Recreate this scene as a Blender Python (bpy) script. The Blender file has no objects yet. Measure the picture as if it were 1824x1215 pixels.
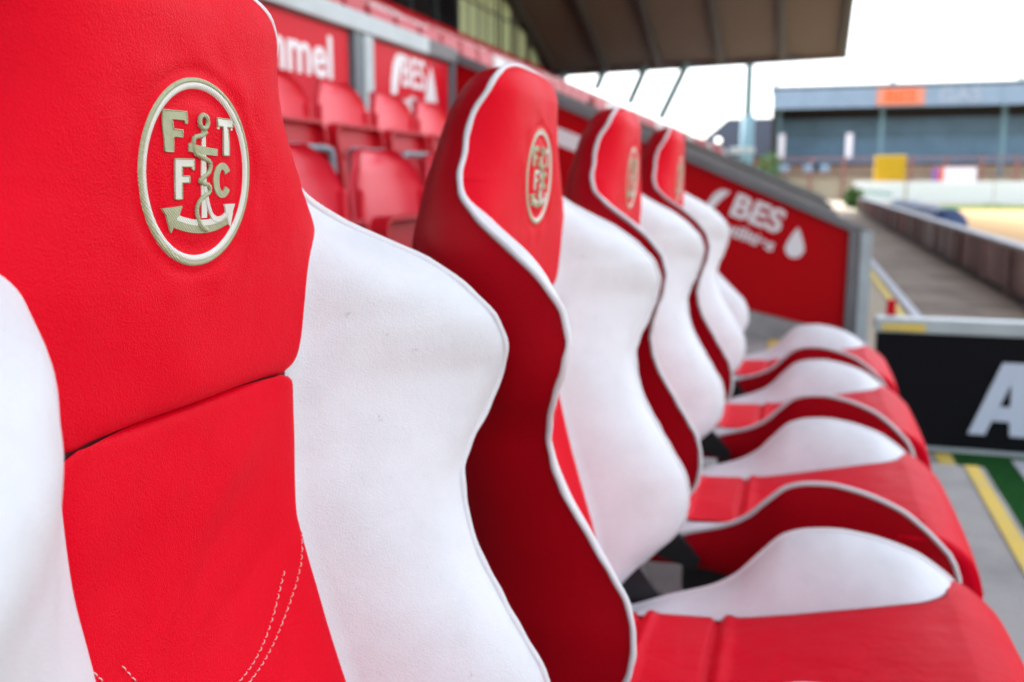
import bpy, bmesh, math, random
import numpy as np
from mathutils import Vector, Matrix
random.seed(7)
R = math.radians
scn = bpy.context.scene
C = scn.collection
ZE = 0.95            # eye height above the dugout floor: all heights below are given relative to the eye

# ------------------------------------------------------------------ camera, sky, sun, exposure
cam_d = bpy.data.cameras.new('camera'); cam = bpy.data.objects.new('camera', cam_d); C.objects.link(cam)
cam.location = (0, 0, ZE)
cam.rotation_euler = (R(90 - 9.533), 0, R(16.786))
cam_d.sensor_width = 36; cam_d.lens = 36 * 1700 / 1824
cam_d.clip_start = 0.02; cam_d.clip_end = 2000
cam_d.dof.use_dof = True; cam_d.dof.focus_distance = 0.535; cam_d.dof.aperture_fstop = 6.8
scn.camera = cam
SUN_EL, SUN_AZ = 58, 312          # azimuth measured from +Y towards +X
w = bpy.data.worlds.new('World'); scn.world = w; w.use_nodes = True
nt = w.node_tree; bg = nt.nodes['Background']
sky = nt.nodes.new('ShaderNodeTexSky'); sky.sky_type = 'NISHITA'; sky.sun_disc = False
sky.sun_elevation = R(SUN_EL); sky.sun_rotation = R(SUN_AZ)
sky.air_density = 1.0; sky.dust_density = 2.5; sky.ozone_density = 1.0
hsv = nt.nodes.new('ShaderNodeHueSaturation'); hsv.inputs['Saturation'].default_value = 0.35
nt.links.new(sky.outputs[0], hsv.inputs['Color']); nt.links.new(hsv.outputs[0], bg.inputs['Color'])
bg.inputs['Strength'].default_value = 0.15
sl = bpy.data.lights.new('sun', 'SUN'); sl.energy = 0.9; sl.angle = R(20); sl.color = (1, .97, .93)
so = bpy.data.objects.new('sun', sl); C.objects.link(so)
d = Vector((math.sin(R(SUN_AZ)) * math.cos(R(SUN_EL)), math.cos(R(SUN_AZ)) * math.cos(R(SUN_EL)), math.sin(R(SUN_EL))))
so.rotation_euler = d.to_track_quat('Z', 'Y').to_euler()
scn.view_settings.view_transform = 'Standard'; scn.view_settings.look = 'None'
scn.view_settings.gamma = 1; scn.view_settings.use_curve_mapping = False
scn.view_settings.exposure = 2.1
scn.cycles.max_bounces = 6; scn.cycles.diffuse_bounces = 3; scn.cycles.glossy_bounces = 3; scn.cycles.transmission_bounces = 2
scn.cycles.use_adaptive_sampling = True; scn.cycles.adaptive_threshold = 0.02

# ------------------------------------------------------------------ materials
M = {}
def mat(name, col, rough=.5, spec=.5, var=0, vscale=8, bumps=(), metal=0, coat=0, tint=None, alpha=1, rnd=0, emit=None, stripe=0, specks=0):
    m = bpy.data.materials.new(name); m.use_nodes = True; t = m.node_tree; b = t.nodes['Principled BSDF']
    b.inputs['Base Color'].default_value = (*col, 1); b.inputs['Roughness'].default_value = rough
    b.inputs['Specular IOR Level'].default_value = spec; b.inputs['Metallic'].default_value = metal
    if coat: b.inputs['Coat Weight'].default_value = coat; b.inputs['Coat Roughness'].default_value = .15
    tc = t.nodes.new('ShaderNodeTexCoord')
    if var:
        n = t.nodes.new('ShaderNodeTexNoise'); n.inputs['Scale'].default_value = vscale; n.inputs['Detail'].default_value = 5
        n.inputs['Roughness'].default_value = .62
        t.links.new(tc.outputs['Object'], n.inputs['Vector'])
        mx = t.nodes.new('ShaderNodeMix'); mx.data_type = 'RGBA'
        c2 = tint if tint else tuple(c * .55 for c in col)
        mx.inputs[6].default_value = (*col, 1); mx.inputs[7].default_value = (*c2, 1)
        mr = t.nodes.new('ShaderNodeMapRange'); mr.inputs[1].default_value = .42; mr.inputs[2].default_value = .72
        mr.inputs[4].default_value = var
        t.links.new(n.outputs[0], mr.inputs[0]); t.links.new(mr.outputs[0], mx.inputs[0])
        src = mx.outputs[2]
        t.links.new(src, b.inputs['Base Color'])
    if rnd:
        oi = t.nodes.new('ShaderNodeObjectInfo'); h = t.nodes.new('ShaderNodeHueSaturation')
        mr2 = t.nodes.new('ShaderNodeMapRange'); mr2.inputs[3].default_value = 1 - rnd; mr2.inputs[4].default_value = 1 + rnd
        t.links.new(oi.outputs['Random'], mr2.inputs[0]); t.links.new(mr2.outputs[0], h.inputs['Value'])
        if var: t.links.new(src, h.inputs['Color'])
        else: h.inputs['Color'].default_value = (*col, 1)
        t.links.new(h.outputs[0], b.inputs['Base Color'])
    if specks:
        sn = t.nodes.new('ShaderNodeTexNoise'); sn.inputs['Scale'].default_value = 75; sn.inputs['Detail'].default_value = 4; sn.inputs['Roughness'].default_value = .7
        sm = t.nodes.new('ShaderNodeMapRange'); sm.inputs[1].default_value = .69; sm.inputs[2].default_value = .74; sm.inputs[4].default_value = specks
        sx = t.nodes.new('ShaderNodeMix'); sx.data_type = 'RGBA'; sx.inputs[7].default_value = (*[c * .45 for c in col], 1)
        t.links.new(tc.outputs['Object'], sn.inputs['Vector']); t.links.new(sn.outputs[0], sm.inputs[0]); t.links.new(sm.outputs[0], sx.inputs[0]); t.links.new(src, sx.inputs[6]); t.links.new(sx.outputs[2], b.inputs['Base Color'])
    if stripe:
        wv = t.nodes.new('ShaderNodeTexWave'); wv.bands_direction = 'DIAGONAL'; wv.inputs['Scale'].default_value = stripe; wv.inputs['Distortion'].default_value = 2.5; wv.inputs['Detail'].default_value = 2
        t.links.new(tc.outputs['Object'], wv.inputs['Vector']); mm = t.nodes.new('ShaderNodeMix'); mm.data_type = 'RGBA'; mm.blend_type = 'MULTIPLY'
        mm.inputs[7].default_value = (.62, .64, .55, 1); t.links.new(wv.outputs[1], mm.inputs[0]); t.links.new(src, mm.inputs[6]); t.links.new(mm.outputs[2], b.inputs['Base Color'])
    prev = None
    for kind, scale, dist in bumps:
        if kind == 'vor':
            n = t.nodes.new('ShaderNodeTexVoronoi'); n.feature = 'F1'
        elif kind == 'wave':
            n = t.nodes.new('ShaderNodeTexWave'); n.inputs['Distortion'].default_value = 1.5; n.inputs['Detail'].default_value = 1
            n.bands_direction = 'DIAGONAL'
        else:
            n = t.nodes.new('ShaderNodeTexNoise'); n.inputs['Detail'].default_value = 3
        n.inputs['Scale'].default_value = scale
        t.links.new(tc.outputs['Object'], n.inputs['Vector'])
        bp = t.nodes.new('ShaderNodeBump'); bp.inputs['Distance'].default_value = dist; bp.inputs['Strength'].default_value = 1
        t.links.new(n.outputs[0], bp.inputs['Height'])
        if prev: t.links.new(prev.outputs[0], bp.inputs['Normal'])
        prev = bp
    if prev: t.links.new(prev.outputs[0], b.inputs['Normal'])
    if emit:
        b.inputs['Emission Color'].default_value = (*emit[0], 1); b.inputs['Emission Strength'].default_value = emit[1]
    M[name] = m
    return m
GR = (('noise', 11, .0035), ('noise', 220, .00022), ('vor', 900, .0003))
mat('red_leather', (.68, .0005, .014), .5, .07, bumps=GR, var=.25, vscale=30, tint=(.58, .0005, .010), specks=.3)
mat('shell_red_shaded', (.37, .0003, .007), .5, .08, bumps=GR, var=.4, vscale=12, tint=(.31, .0003, .005))  # seat red darkened: shade on the camera-facing sides is put into the colour
mat('cushion_red', (.70, .0005, .018), .45, .06, bumps=(('noise', 16, .006), ('noise', 220, .0002), ('vor', 900, .0003)), var=.25, vscale=20, tint=(.6, .0005, .014))
mat('white_leather', (.69, .72, .755), .5, .3, bumps=(('noise', 9, .006), ('noise', 220, .00022), ('vor', 900, .0003)), var=.75, vscale=9, tint=(.58, .60, .625), specks=.45)
mat('white_piping', (.66, .67, .69), .5, .4, bumps=(('noise', 300, .0004),))
mat('white_thread', (.9, .9, .86), .6, .3, bumps=(('wave', 340, .0003),), var=.3, vscale=500, tint=(.72, .75, .68), stripe=340)
mat('silver_thread', (.52, .55, .36), .5, .4, bumps=(('wave', 320, .0003),), var=.8, vscale=600, tint=(.32, .36, .20), stripe=320)
mat('stitch', (.8, .5, .48), .7)
mat('seam_dark', (.12, .002, .004), .8)
mat('black_plastic', (.012, .012, .014), .42)
mat('black_steel', (.02, .02, .022), .4)
mat('tip_red', (.74, .012, .035), .34, .45, var=.35, vscale=9, tint=(.66, .03, .05))
mat('tip_pan_shaded', (.5, .004, .014), .45, .3)  # darker than the backrest red: shade on the folded pan is in the colour
mat('grey_tube', (.17, .22, .26), .35, .6)
mat('panel_red', (.62, .004, .018), .5, .15)
mat('wall_red', (.47, .0015, .005), .5, .08, var=.5, vscale=2.2, tint=(.38, .004, .008))
mat('white_print', (.82, .8, .82), .5)
mat('rail_grey', (.46, .53, .55), .4, .5, var=.4, vscale=6)
mat('post_grey', (.13, .16, .18), .5)
mat('cap_grey', (.17, .17, .18), .6, var=.5, vscale=4)
mat('concrete', (.40, .40, .39), .85, .2, var=.7, vscale=3.5, bumps=(('noise', 60, .004),))
mat('terrace_concrete', (.24, .23, .22), .9, .2, var=.7, vscale=2)
mat('stair_a', (.26, .25, .245), .85, .2, var=.6, vscale=2)
mat('stair_b', (.15, .145, .14), .85, .2, var=.6, vscale=2)
mat('stair_c', (.30, .29, .28), .85, .2, var=.6, vscale=2)
mat('yellow_paint', (.78, .58, .1), .7, .3, var=.6, vscale=7, tint=(.6, .5, .25))
mat('pale_paint', (.6, .63, .68), .7, .3, var=.6, vscale=6)
mat('turf', (.02, .12, .025), .9, .1, var=.8, vscale=40, bumps=(('noise', 300, .01),))
mat('grass', (.06, .14, .014), .9, .1, var=.6, vscale=1.2)
mat('soil', (.6, .39, .2), .95, .1, var=.7, vscale=.4, tint=(.5, .36, .2))
mat('ground', (.25, .23, .2), .95, .1, var=.6, vscale=.3)
mat('black_board', (.004, .004, .007), .5, .12)
mat('board_letter', (.58, .66, .8), .6)
mat('paver', (.29, .235, .19), .85, .2, var=.8, vscale=2.5, rnd=.22)
mat('cream_path', (.42, .36, .27), .9)
mat('timber_brown', (.42, .3, .29), .8, .2, var=.7, vscale=6, rnd=.3)
mat('timber_pink', (.72, .38, .42), .75, .2, var=.5, vscale=4, rnd=.15)
mat('timber_grey', (.52, .48, .49), .8, .2, var=.7, vscale=6, rnd=.2)
mat('tarp_blue', (.04, .08, .2), .5, .5, bumps=(('noise', 7, .05),))
mat('roof_brown', (.16, .132, .124), .8, .2)
mat('rib_grey', (.06, .06, .065), .6)
mat('beam_blue', (.10, .11, .16), .6)
mat('dark_glass', (.01, .012, .016), .08, .6)
mat('blind_green', (.62, .78, .5), .8, rnd=.4)
mat('mullion', (.05, .06, .07), .5)
mat('teal_edge', (.03, .13, .12), .5)
mat('stand_seat', (.5, .012, .025), .4)
mat('stand_seat_white', (.7, .68, .68), .4)
mat('steel_blue', (.16, .30, .36), .5)
mat('fascia', (.26, .36, .48), .5, var=.3, vscale=1)
mat('fascia_orange', (.72, .27, .17), .6)
mat('clad_blue', (.25, .44, .64), .6, var=.5, vscale=.8, rnd=.14)
mat('clad_dark', (.035, .03, .028), .7)
mat('end_terrace', (.5, .42, .29), .9, var=.5, vscale=.7)
mat('rust_red', (.36, .14, .11), .7)
mat('hoarding_white', (.93, .90, .97), .5)
mat('far_letter', (.40, .46, .55), .6)
mat('hoarding_text', (.2, .42, .46), .6)
mat('yellow_box', (.62, .36, .0), .6)
mat('purple', (.3, .12, .4), .6)
mat('orange', (.85, .14, .02), .6)
mat('slate', (.04, .047, .065), .9, .05, var=.5, vscale=.8)
mat('brick', (.3, .12, .08), .9, var=.5, vscale=2)
mat('leaf', (.05, .12, .02), .8)
mat('lamp_glow', (1, 1, 1), .5, emit=((1, .98, .9), .5))

# ------------------------------------------------------------------ helpers
def obj(name, verts, faces, m, parent=None, smooth=False, loc=None):
    me = bpy.data.meshes.new(name)
    me.from_pydata([tuple(map(float, v)) for v in verts], [], [tuple(map(int, f)) for f in faces]); me.update()
    if smooth: me.polygons.foreach_set('use_smooth', [True] * len(me.polygons))
    me.materials.append(M[m])
    o = bpy.data.objects.new(name, me); C.objects.link(o)
    if parent is not None: o.parent = parent
    if loc is not None: o.location = loc
    return o
def empty(name, loc=(0, 0, 0), rz=0):
    o = bpy.data.objects.new(name, None); C.objects.link(o); o.location = loc; o.rotation_euler = (0, 0, rz); o.empty_display_size = .1
    return o
def tag(o, label=None, cat=None, group=None, kind=None):
    if label: o['label'] = label
    if cat: o['category'] = cat
    if group: o['group'] = group
    if kind: o['kind'] = kind
    return o
class MB:
    def __init__(s): s.v = []; s.f = []
    def add(s, v, f):
        n = len(s.v); s.v += [tuple(q) for q in v]; s.f += [tuple(i + n for i in q) for q in f]; return s
    def box(s, x0, x1, y0, y1, z0, z1, b=0):
        if b <= 0:
            v = [(x, y, z) for x in (x0, x1) for y in (y0, y1) for z in (z0, z1)]
            return s.add(v, [(0, 1, 3, 2), (4, 6, 7, 5), (0, 4, 5, 1), (2, 3, 7, 6), (0, 2, 6, 4), (1, 5, 7, 3)])
        bm = bmesh.new(); bmesh.ops.create_cube(bm, size=1)
        for q in bm.verts: q.co = ((x0 + x1) / 2 + q.co.x * (x1 - x0), (y0 + y1) / 2 + q.co.y * (y1 - y0), (z0 + z1) / 2 + q.co.z * (z1 - z0))
        bmesh.ops.bevel(bm, geom=bm.edges[:], offset=b, segments=2, affect='EDGES', profile=.6)
        return s.bm(bm)
    def bm(s, bm):
        bm.verts.index_update(); s.add([tuple(q.co) for q in bm.verts], [[q.index for q in f.verts] for f in bm.faces]); bm.free(); return s
    def prism(s, pts, axis, a, b):
        """polygon pts in the other two axes (in x,y,z order), extruded along axis from a to b"""
        def P(p, t): q = list(p); q.insert(axis, t); return tuple(q)
        n = len(pts)
        return s.add([P(p, a) for p in pts] + [P(p, b) for p in pts],
                     [tuple(range(n)), tuple(range(2 * n - 1, n - 1, -1))] + [(i, i + n, (i + 1) % n + n, (i + 1) % n) for i in range(n)])
    def tube(s, pts, r, n=8, closed=False, flat=1.0):
        pts = [Vector(p) for p in pts]; N = len(pts); vs = []; up = None
        for i, p in enumerate(pts):
            a = pts[(i - 1) % N] if (i > 0 or closed) else p; b = pts[(i + 1) % N] if (i < N - 1 or closed) else p
            t = (b - a).normalized()
            if up is None: up = t.orthogonal().normalized()
            up = (up - t * up.dot(t)).normalized(); sd = t.cross(up)
            rr = r(i / (N - 1)) if callable(r) else r
            for k in range(n):
                an = 2 * math.pi * k / n; vs.append(p + up * math.cos(an) * rr + sd * math.sin(an) * rr * flat)
        fs = []
        for i in range(N if closed else N - 1):
            for k in range(n):
                j = (i + 1) % N; fs.append((i * n + k, i * n + (k + 1) % n, j * n + (k + 1) % n, j * n + k))
        if not closed: fs += [tuple(range(n - 1, -1, -1)), tuple((N - 1) * n + k for k in range(n))]
        return s.add(vs, fs)
    def build(s, name, m, parent=None, smooth=False, loc=None): return obj(name, s.v, s.f, m, parent, smooth, loc)
def grid(fn, us, vs):
    v = [fn(u, q) for q in vs for u in us]; n = len(us)
    f = [(j * n + i, j * n + i + 1, (j + 1) * n + i + 1, (j + 1) * n + i) for j in range(len(vs) - 1) for i in range(n - 1)]
    return v, f
def tab(pairs):
    """smooth (monotone cubic) table lookup"""
    pr = sorted(pairs); X = np.array([p[0] for p in pr]); Y = np.array([p[1] for p in pr]); h = np.diff(X); dl = np.diff(Y) / h
    m = np.zeros(len(X)); m[0] = dl[0]; m[-1] = dl[-1]
    for i in range(1, len(X) - 1):
        m[i] = 0 if dl[i - 1] * dl[i] <= 0 else (h[i - 1] + h[i]) / (h[i - 1] / dl[i - 1] + h[i] / dl[i]) if False else 2 * dl[i - 1] * dl[i] / (dl[i - 1] + dl[i])
    def g(x):
        x = min(max(x, X[0]), X[-1]); i = min(max(int(np.searchsorted(X, x)) - 1, 0), len(X) - 2); t = (x - X[i]) / h[i]
        return float(Y[i] * (1 + 2 * t) * (1 - t) ** 2 + m[i] * h[i] * t * (1 - t) ** 2 + Y[i + 1] * t * t * (3 - 2 * t) + m[i + 1] * h[i] * t * t * (t - 1))
    return g
def catmull(pts, n, closed=False):
    P = [Vector(p) for p in pts]; N = len(P); out = []
    for i in range(N if closed else N - 1):
        a, b, c_, d_ = (P[(i - 1) % N] if closed or i > 0 else P[0] * 2 - P[1]), P[i], P[(i + 1) % N], (P[(i + 2) % N] if closed or i < N - 2 else P[-1] * 2 - P[-2])
        for k in range(n):
            t = k / n; out.append(.5 * ((2 * b) + (c_ - a) * t + (2 * a - 5 * b + 4 * c_ - d_) * t * t + (3 * b - a - 3 * c_ + d_) * t ** 3))
    if not closed: out.append(P[-1])
    return out
def text_mesh(txt, size, bold=0, extrude=.002, xscale=1, shear=0):
    cu = bpy.data.curves.new('t', 'FONT'); cu.body = txt; cu.size = size; cu.offset = bold; cu.extrude = extrude; cu.align_x = 'CENTER'; cu.align_y = 'CENTER'; cu.shear = shear
    o = bpy.data.objects.new('t', cu); C.objects.link(o); bpy.context.view_layer.update()
    me = bpy.data.meshes.new_from_object(o.evaluated_get(bpy.context.evaluated_depsgraph_get()))
    bpy.data.objects.remove(o); bpy.data.curves.remove(cu)
    v = [tuple(q.co) for q in me.vertices]; f = [tuple(p.vertices) for p in me.polygons]; bpy.data.meshes.remove(me)
    return [(a * xscale, b, c_) for a, b, c_ in v], f
def copy_tree(o, parent=None):
    c_ = o.copy(); C.objects.link(c_)
    if parent is not None: c_.parent = parent
    for ch in list(o.children): copy_tree(ch, c_)
    return c_
GL = -.15          # ground level of turf, path and pitch (world z); the dugout floor is z = 0

# ------------------------------------------------------------------ the setting
def sheet(name, x0, x1, y0, y1, z, m, kind='structure', parent=None):
    o = obj(name, [(x0, y0, z), (x1, y0, z), (x1, y1, z), (x0, y1, z)], [(0, 1, 2, 3)], m, parent)
    if kind and parent is None: o['kind'] = kind
    return o
sheet('ground', -900, 900, -600, 1200, GL - .012, 'ground')
mb = MB(); mb.box(-.95, .42, -1.2, 6.25, GL - .01, 0); mb.box(.42, .625, -1.2, 3.42, GL - .01, 0)
pl = mb.build('concrete_platform', 'concrete'); pl['kind'] = 'structure'
sheet('yellow_line', .563, .607, -1.2, 3.415, .004, 'yellow_paint')
sheet('yellow_line', -.155, -.095, 3.2, 5.9, .004, 'yellow_paint')
sheet('concrete_step', .42, .63, 3.42, 4.12, GL - .004, 'concrete')
sheet('yellow_line', .565, .625, 3.42, 4.12, GL + .0, 'yellow_paint')
sheet('turf_strip', .63, 1.86, -1.2, 4.35, GL - .004, 'turf')
sheet('white_turf_line', .845, .90, 2.2, 4.1, GL + .0, 'pale_paint')
# path beside the stand, laid with paving slabs
pa = sheet('path', .42, 1.93, 4.35, 34, GL - .006, 'cream_path')
y = 4.4
while y < 30:
    h = .42
    for x0, x1 in ((.99, 1.455), (1.46, 1.92)):
        MB().box(x0, x1, y, y + h - .008, GL - .006, GL + .012 + random.uniform(0, .004)).build('paving_slab', 'paver', pa)
    y += h
sheet('kerb_line', .90, .98, 4.35, 26, GL + .012, 'pale_paint')
sheet('yellow_line', .80, .86, 4.35, 20, GL + .004, 'yellow_paint')
sheet('pitch', 2.3, 70, -30, 42, GL - .002, 'soil')
sheet('grass_margin', 2.0, 70, 41, 47.9, GL + .004, 'grass')
sheet('grass_verge', 1.96, 2.6, 4, 40.9, GL + .003, 'grass')
sheet('end_path', -4, 2.0, 34, 57, GL - .003, 'cream_path')

# ------------------------------------------------------------------ the dugout seat
wT = tab([(.04, .133), (.011, .150), (-.012, .168), (-.03, .188), (-.047, .213), (-.062, .232), (-.086, .245), (-.108, .252), (-.131, .259), (-.146, .261), (-.177, .252), (-.203, .235), (-.224, .224), (-.246, .219), (-.281, .212), (-.316, .208), (-.354, .207), (-.381, .209), (-.41, .212), (-.457, .21), (-.492, .205), (-.535, .198), (.067, .124), (.085, .117), (.098, .107), (.107, .089), (.113, .062), (.1165, .03), (.1175, .0)])
eT = tab([(.1175, -.290), (.107, -.287), (.09, -.291), (.067, -.303), (.04, -.309), (.011, -.309), (-.012, -.302), (-.03, -.284), (-.047, -.256), (-.062, -.231), (-.086, -.202), (-.108, -.184), (-.131, -.178), (-.146, -.180), (-.177, -.19), (-.203, -.199), (-.224, -.203), (-.246, -.20), (-.281, -.188), (-.316, -.168), (-.354, -.145), (-.381, -.131), (-.41, -.126), (-.435, -.129), (-.457, -.138), (-.492, -.171), (-.535, -.213)])
cT = tab([(.02, .150), (.003, .1565), (-.012, .157), (-.03, .155), (-.05, .153), (-.08, .149), (-.1, .140), (-.115, .127), (-.1235, .113), (-.1275, .099)])
cW = tab([(.02, .150), (.003, .1555), (-.012, .145), (-.03, .130), (-.05, .122), (-.08, .118), (-.1, .115), (-.13, .109), (-.185, .107), (-.224, .104), (-.29, .110), (-.368, .116), (-.45, .119), (-.535, .119)])
c2T = tab([(-.1275, .094), (-.131, .105), (-.137, .1115), (-.185, .112), (-.224, .107), (-.29, .113), (-.368, .119), (-.45, .122), (-.535, .122)])
bT = tab([(.003, -.307), (-.012, -.297), (-.03, -.285), (-.055, -.279), (-.08, -.278), (-.1, -.279), (-.13, -.281), (-.185, -.281), (-.224, -.278), (-.29, -.266), (-.33, -.257), (-.368, -.247), (-.45, -.225), (-.535, -.21)])
fT = tab([(.1175, -.290), (.113, -.281), (.104, -.275), (.085, -.2705), (.05, -.270), (0, -.2725), (-.05, -.276), (-.09, -.279), (-.116, -.2815), (-.1225, -.284), (-.126, -.2875), (-.1275, -.2935)])
f2T = tab([(-.1275, -.2935), (-.1295, -.289), (-.134, -.287), (-.145, -.2865), (-.17, -.286), (-.21, -.289), (-.25, -.286), (-.3, -.277), (-.37, -.256), (-.45, -.232), (-.535, -.215)])
kT = tab([(.1175, -.300), (.113, -.316), (.104, -.328), (.085, -.341), (.05, -.354), (0, -.366), (-.06, -.373), (-.2, -.366), (-.4, -.342), (-.535, -.325)])
ZT, ZS, ZB = .1175, -.1275, -.535
def head_half(z): return wT(z) if z > .003 else min(cT(z), wT(z))
def head_x(y, z):
    c_ = max(head_half(z), 1e-4); q = min(abs(y) / c_, 1); b_ = eT(z) if z > .003 else bT(z)
    if -.012 < z <= .003: u = (z + .012) / .015; b_ = bT(z) * (1 - u) + eT(z) * u
    pw = 5.5
    r_ = math.hypot(y + .003, z - .004) / .0505
    pk = -.0013 * math.exp(-((r_ - 1.07) / .07) ** 2) - .0016 * math.exp(-((r_ - .80) / .10) ** 2) + .0007 * math.exp(-((r_ - 1.3) / .15) ** 2) * math.sin(9 * math.atan2(z - .004, y)) 
    fo = .0012 * math.sin(40 * z + 22 * y + 1.3 * math.sin(30 * y)) * max(0, 1 - abs(r_ - 2.2) / 1.1)
    return b_ + (fT(z) - b_) * (1 - q ** pw) - (.005 * q ** 18 if z < 0 else 0) + pk + fo
def u_dist(y, z):
    return 0
def panel_x(y, z):
    c_ = c2T(z); q = min(abs(y) / c_, 1)
    x = bT(z) + (f2T(z) - bT(z)) * (1 - q ** 3) - .004 * q ** 16
    for y0, z0, sl_, am, wd in ((.02, -.185, .55, .0022, .014), (-.03, -.235, .75, .0018, .012), (.05, -.25, .4, -.0015, .012), (-.06, -.18, .9, -.0012, .014)):
        dd = ((z - z0) - sl_ * (y - y0)) / math.hypot(1, sl_); x += am * math.exp(-(dd / wd) ** 2) * math.exp(-((y - y0) / .06) ** 2)
    return x
wE = tab([(.01, 3.2), (-.06, 3.0), (-.10, 1.8), (-.14, 1.38), (-.2, 1.7), (-.3, 2.1), (-.54, 1.8)])
def wing_x(u, z):
    b_ = bT(z) - .004; e_ = eT(z)
    return b_ + (e_ - b_) * (1 - (1 - u) ** wE(z))
def zl(a, b, n, end=0):
    t = np.linspace(0, 1, n)
    if end: t = 1 - (1 - t) ** 1.8
    return list(a + (b - a) * t)
def build_seat():
    root = empty('dugout_seat')
    Z = lambda z: z + ZE
    U = list(np.sin(np.linspace(-1, 1, 121) * math.pi / 2))
    zs = [ZS + .0002 + q for q in (0, .0012, .003, .0055, .009, .013)] + zl(-.11, .08, 110) + zl(.085, ZT - .00001, 18, 1)
    v, f = grid(lambda u, z: (head_x(u * head_half(z), z), u * head_half(z), Z(z)), U, zs)
    head = obj('headrest_pad', v, f, 'red_leather', root, True)
    zs = zl(ZB, -.15, 100) + [-.146, -.142, -.138, -.135, -.132, -.1305, -.1295, -.1287, -.1281, -.1277]
    v, f = grid(lambda u, z: (panel_x(u * c2T(z), z), u * c2T(z), Z(z)), U, zs)
    panel = obj('back_panel', v, f, 'red_leather', root, True)
    # dark seam thread sunk between headrest and panel
    v, f = grid(lambda y, z: (-.2955 + .009 * abs(y / .105) ** 2.2, y, Z(z)), list(np.linspace(-.106, .106, 30)), [-.142, -.1275, -.114])
    obj('seam', v, f, 'seam_dark', root, True)
    zs = zl(ZB, .0015, 110)
    for sg in (-1, 1):
        def fn(u, z):
            c_ = cW(z); w_ = wT(z)
            c_ = min(c_, w_)
            if u < 0: return (bT(z) - .014, sg * (c_ - min(.03, (w_ - c_) * 2 + .001)), Z(z))
            return (wing_x(u, z), sg * (c_ + (w_ - c_) * u), Z(z))
        v, f = grid(fn, [-1] + list(np.linspace(0, 1, 18)), zs)
        if sg < 0: f = [q[::-1] for q in f]
        obj('side_wing', v, f, 'white_leather', root, True)
    # outer shell
    zs = zl(ZB, .09, 90) + zl(.093, ZT - .00001, 16, 1)
    th = np.linspace(0, math.pi, 49)
    def sh(t, z):
        e_ = eT(z) - .0015; D = e_ - kT(z); w_ = max(wT(z), 1e-4); n = 2 / 3.0
        c_, s_ = math.cos(t), math.sin(t)
        return (e_ - D * abs(s_) ** n, w_ * math.copysign(abs(c_) ** n, c_), Z(z))
    v, f = grid(sh, list(th), zs)
    n0 = 49
    v += [(eT(ZB) - .0015, 0, Z(ZB))]; f += [(i + 1, i, len(v) - 1) for i in range(48)]
    v2 = [(panel_x(u * c2T(ZB), ZB), u * c2T(ZB), Z(ZB)) for u in (-1, 0, 1)]
    obj('shell', v, f, 'shell_red_shaded', root, True)
    # piping along the front edge, over the head
    zs = zl(ZB, .095, 130) + zl(.097, ZT - .0001, 14, 1)
    path = [(eT(z), -wT(z) - .0005, Z(z) + .0003) for z in zs] + [(eT(z), wT(z) + .0005, Z(z) + .0003) for z in zs[::-1]]
    path = [(a + .0004 * math.sin(c_ * 90 + b * 31) + .0003 * math.sin(c_ * 240), b + .0004 * math.sin(c_ * 130), c_) for a, b, c_ in path]
    MB().tube(path, lambda t: .0029 + .00018 * math.sin(t * 170) + .00012 * math.sin(t * 411), 10).build('piping', 'white_piping', root, True)
    # double stitching in a U across the back panel
    def stitches(pts):
        cv = catmull([(p[0], p[1], 0) for p in pts], 40); L = [0]
        for i in range(1, len(cv)): L.append(L[-1] + (cv[i] - cv[i - 1]).length)
        m_ = MB(); step, on = .0052, .0036; q = 0
        at = lambda l: cv[min(int(np.searchsorted(L, l)), len(cv) - 1)]
        while q + on < L[-1]:
            pp = [at(q + on * k / 3) for k in range(4)]
            m_.tube([(panel_x(p.x, p.y) + (.0007 if 0 < k < 3 else -.0002), p.x, Z(p.y)) for k, p in enumerate(pp)], .00036, 5)
            q += step
        return m_
    oc = [(-.105, -.233), (-.092, -.252), (-.07, -.28), (-.04, -.303), (0, -.311), (.04, -.306), (.07, -.29), (.095, -.264), (.107, -.236)]
    ic = [(-.099, -.240), (-.086, -.262), (-.063, -.288), (-.036, -.309), (0, -.3185)]
    stitches(oc).build('stitching', 'stitch', panel, True)
    stitches([(y_ * .86, z_ + .0055 if abs(y_) > .01 else z_ + .006) for y_, z_ in oc[1:-1]]).build('stitching', 'stitch', panel, True)
    # hinge brackets
    for sg in (-1, 1):
        m_ = MB(); m_.prism([(-.25, Z(-.45)), (-.215, Z(-.46)), (-.165, Z(-.526)), (-.124, Z(-.572)), (-.13, Z(-.588)), (-.19, Z(-.572)), (-.245, Z(-.52))], 1, sg * .178, sg * .192)
        m_.build('hinge_bracket', 'black_plastic', root)
        b_ = bmesh.new(); bmesh.ops.create_cone(b_, cap_ends=True, segments=20, radius1=.018, radius2=.016, depth=.008, matrix=Matrix.Translation((-.222, sg * .196, Z(-.50))) @ Matrix.Rotation(R(90), 4, 'X'))
        MB().bm(b_).build('hinge_cap', 'black_plastic', root)
    # crest
    RC = .0505; CZ = .004
    def S(u, v_, o_=0.0): return (head_x(u * RC - .003, CZ + v_ * RC) + o_, u * RC - .003, Z(CZ + v_ * RC))
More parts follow.
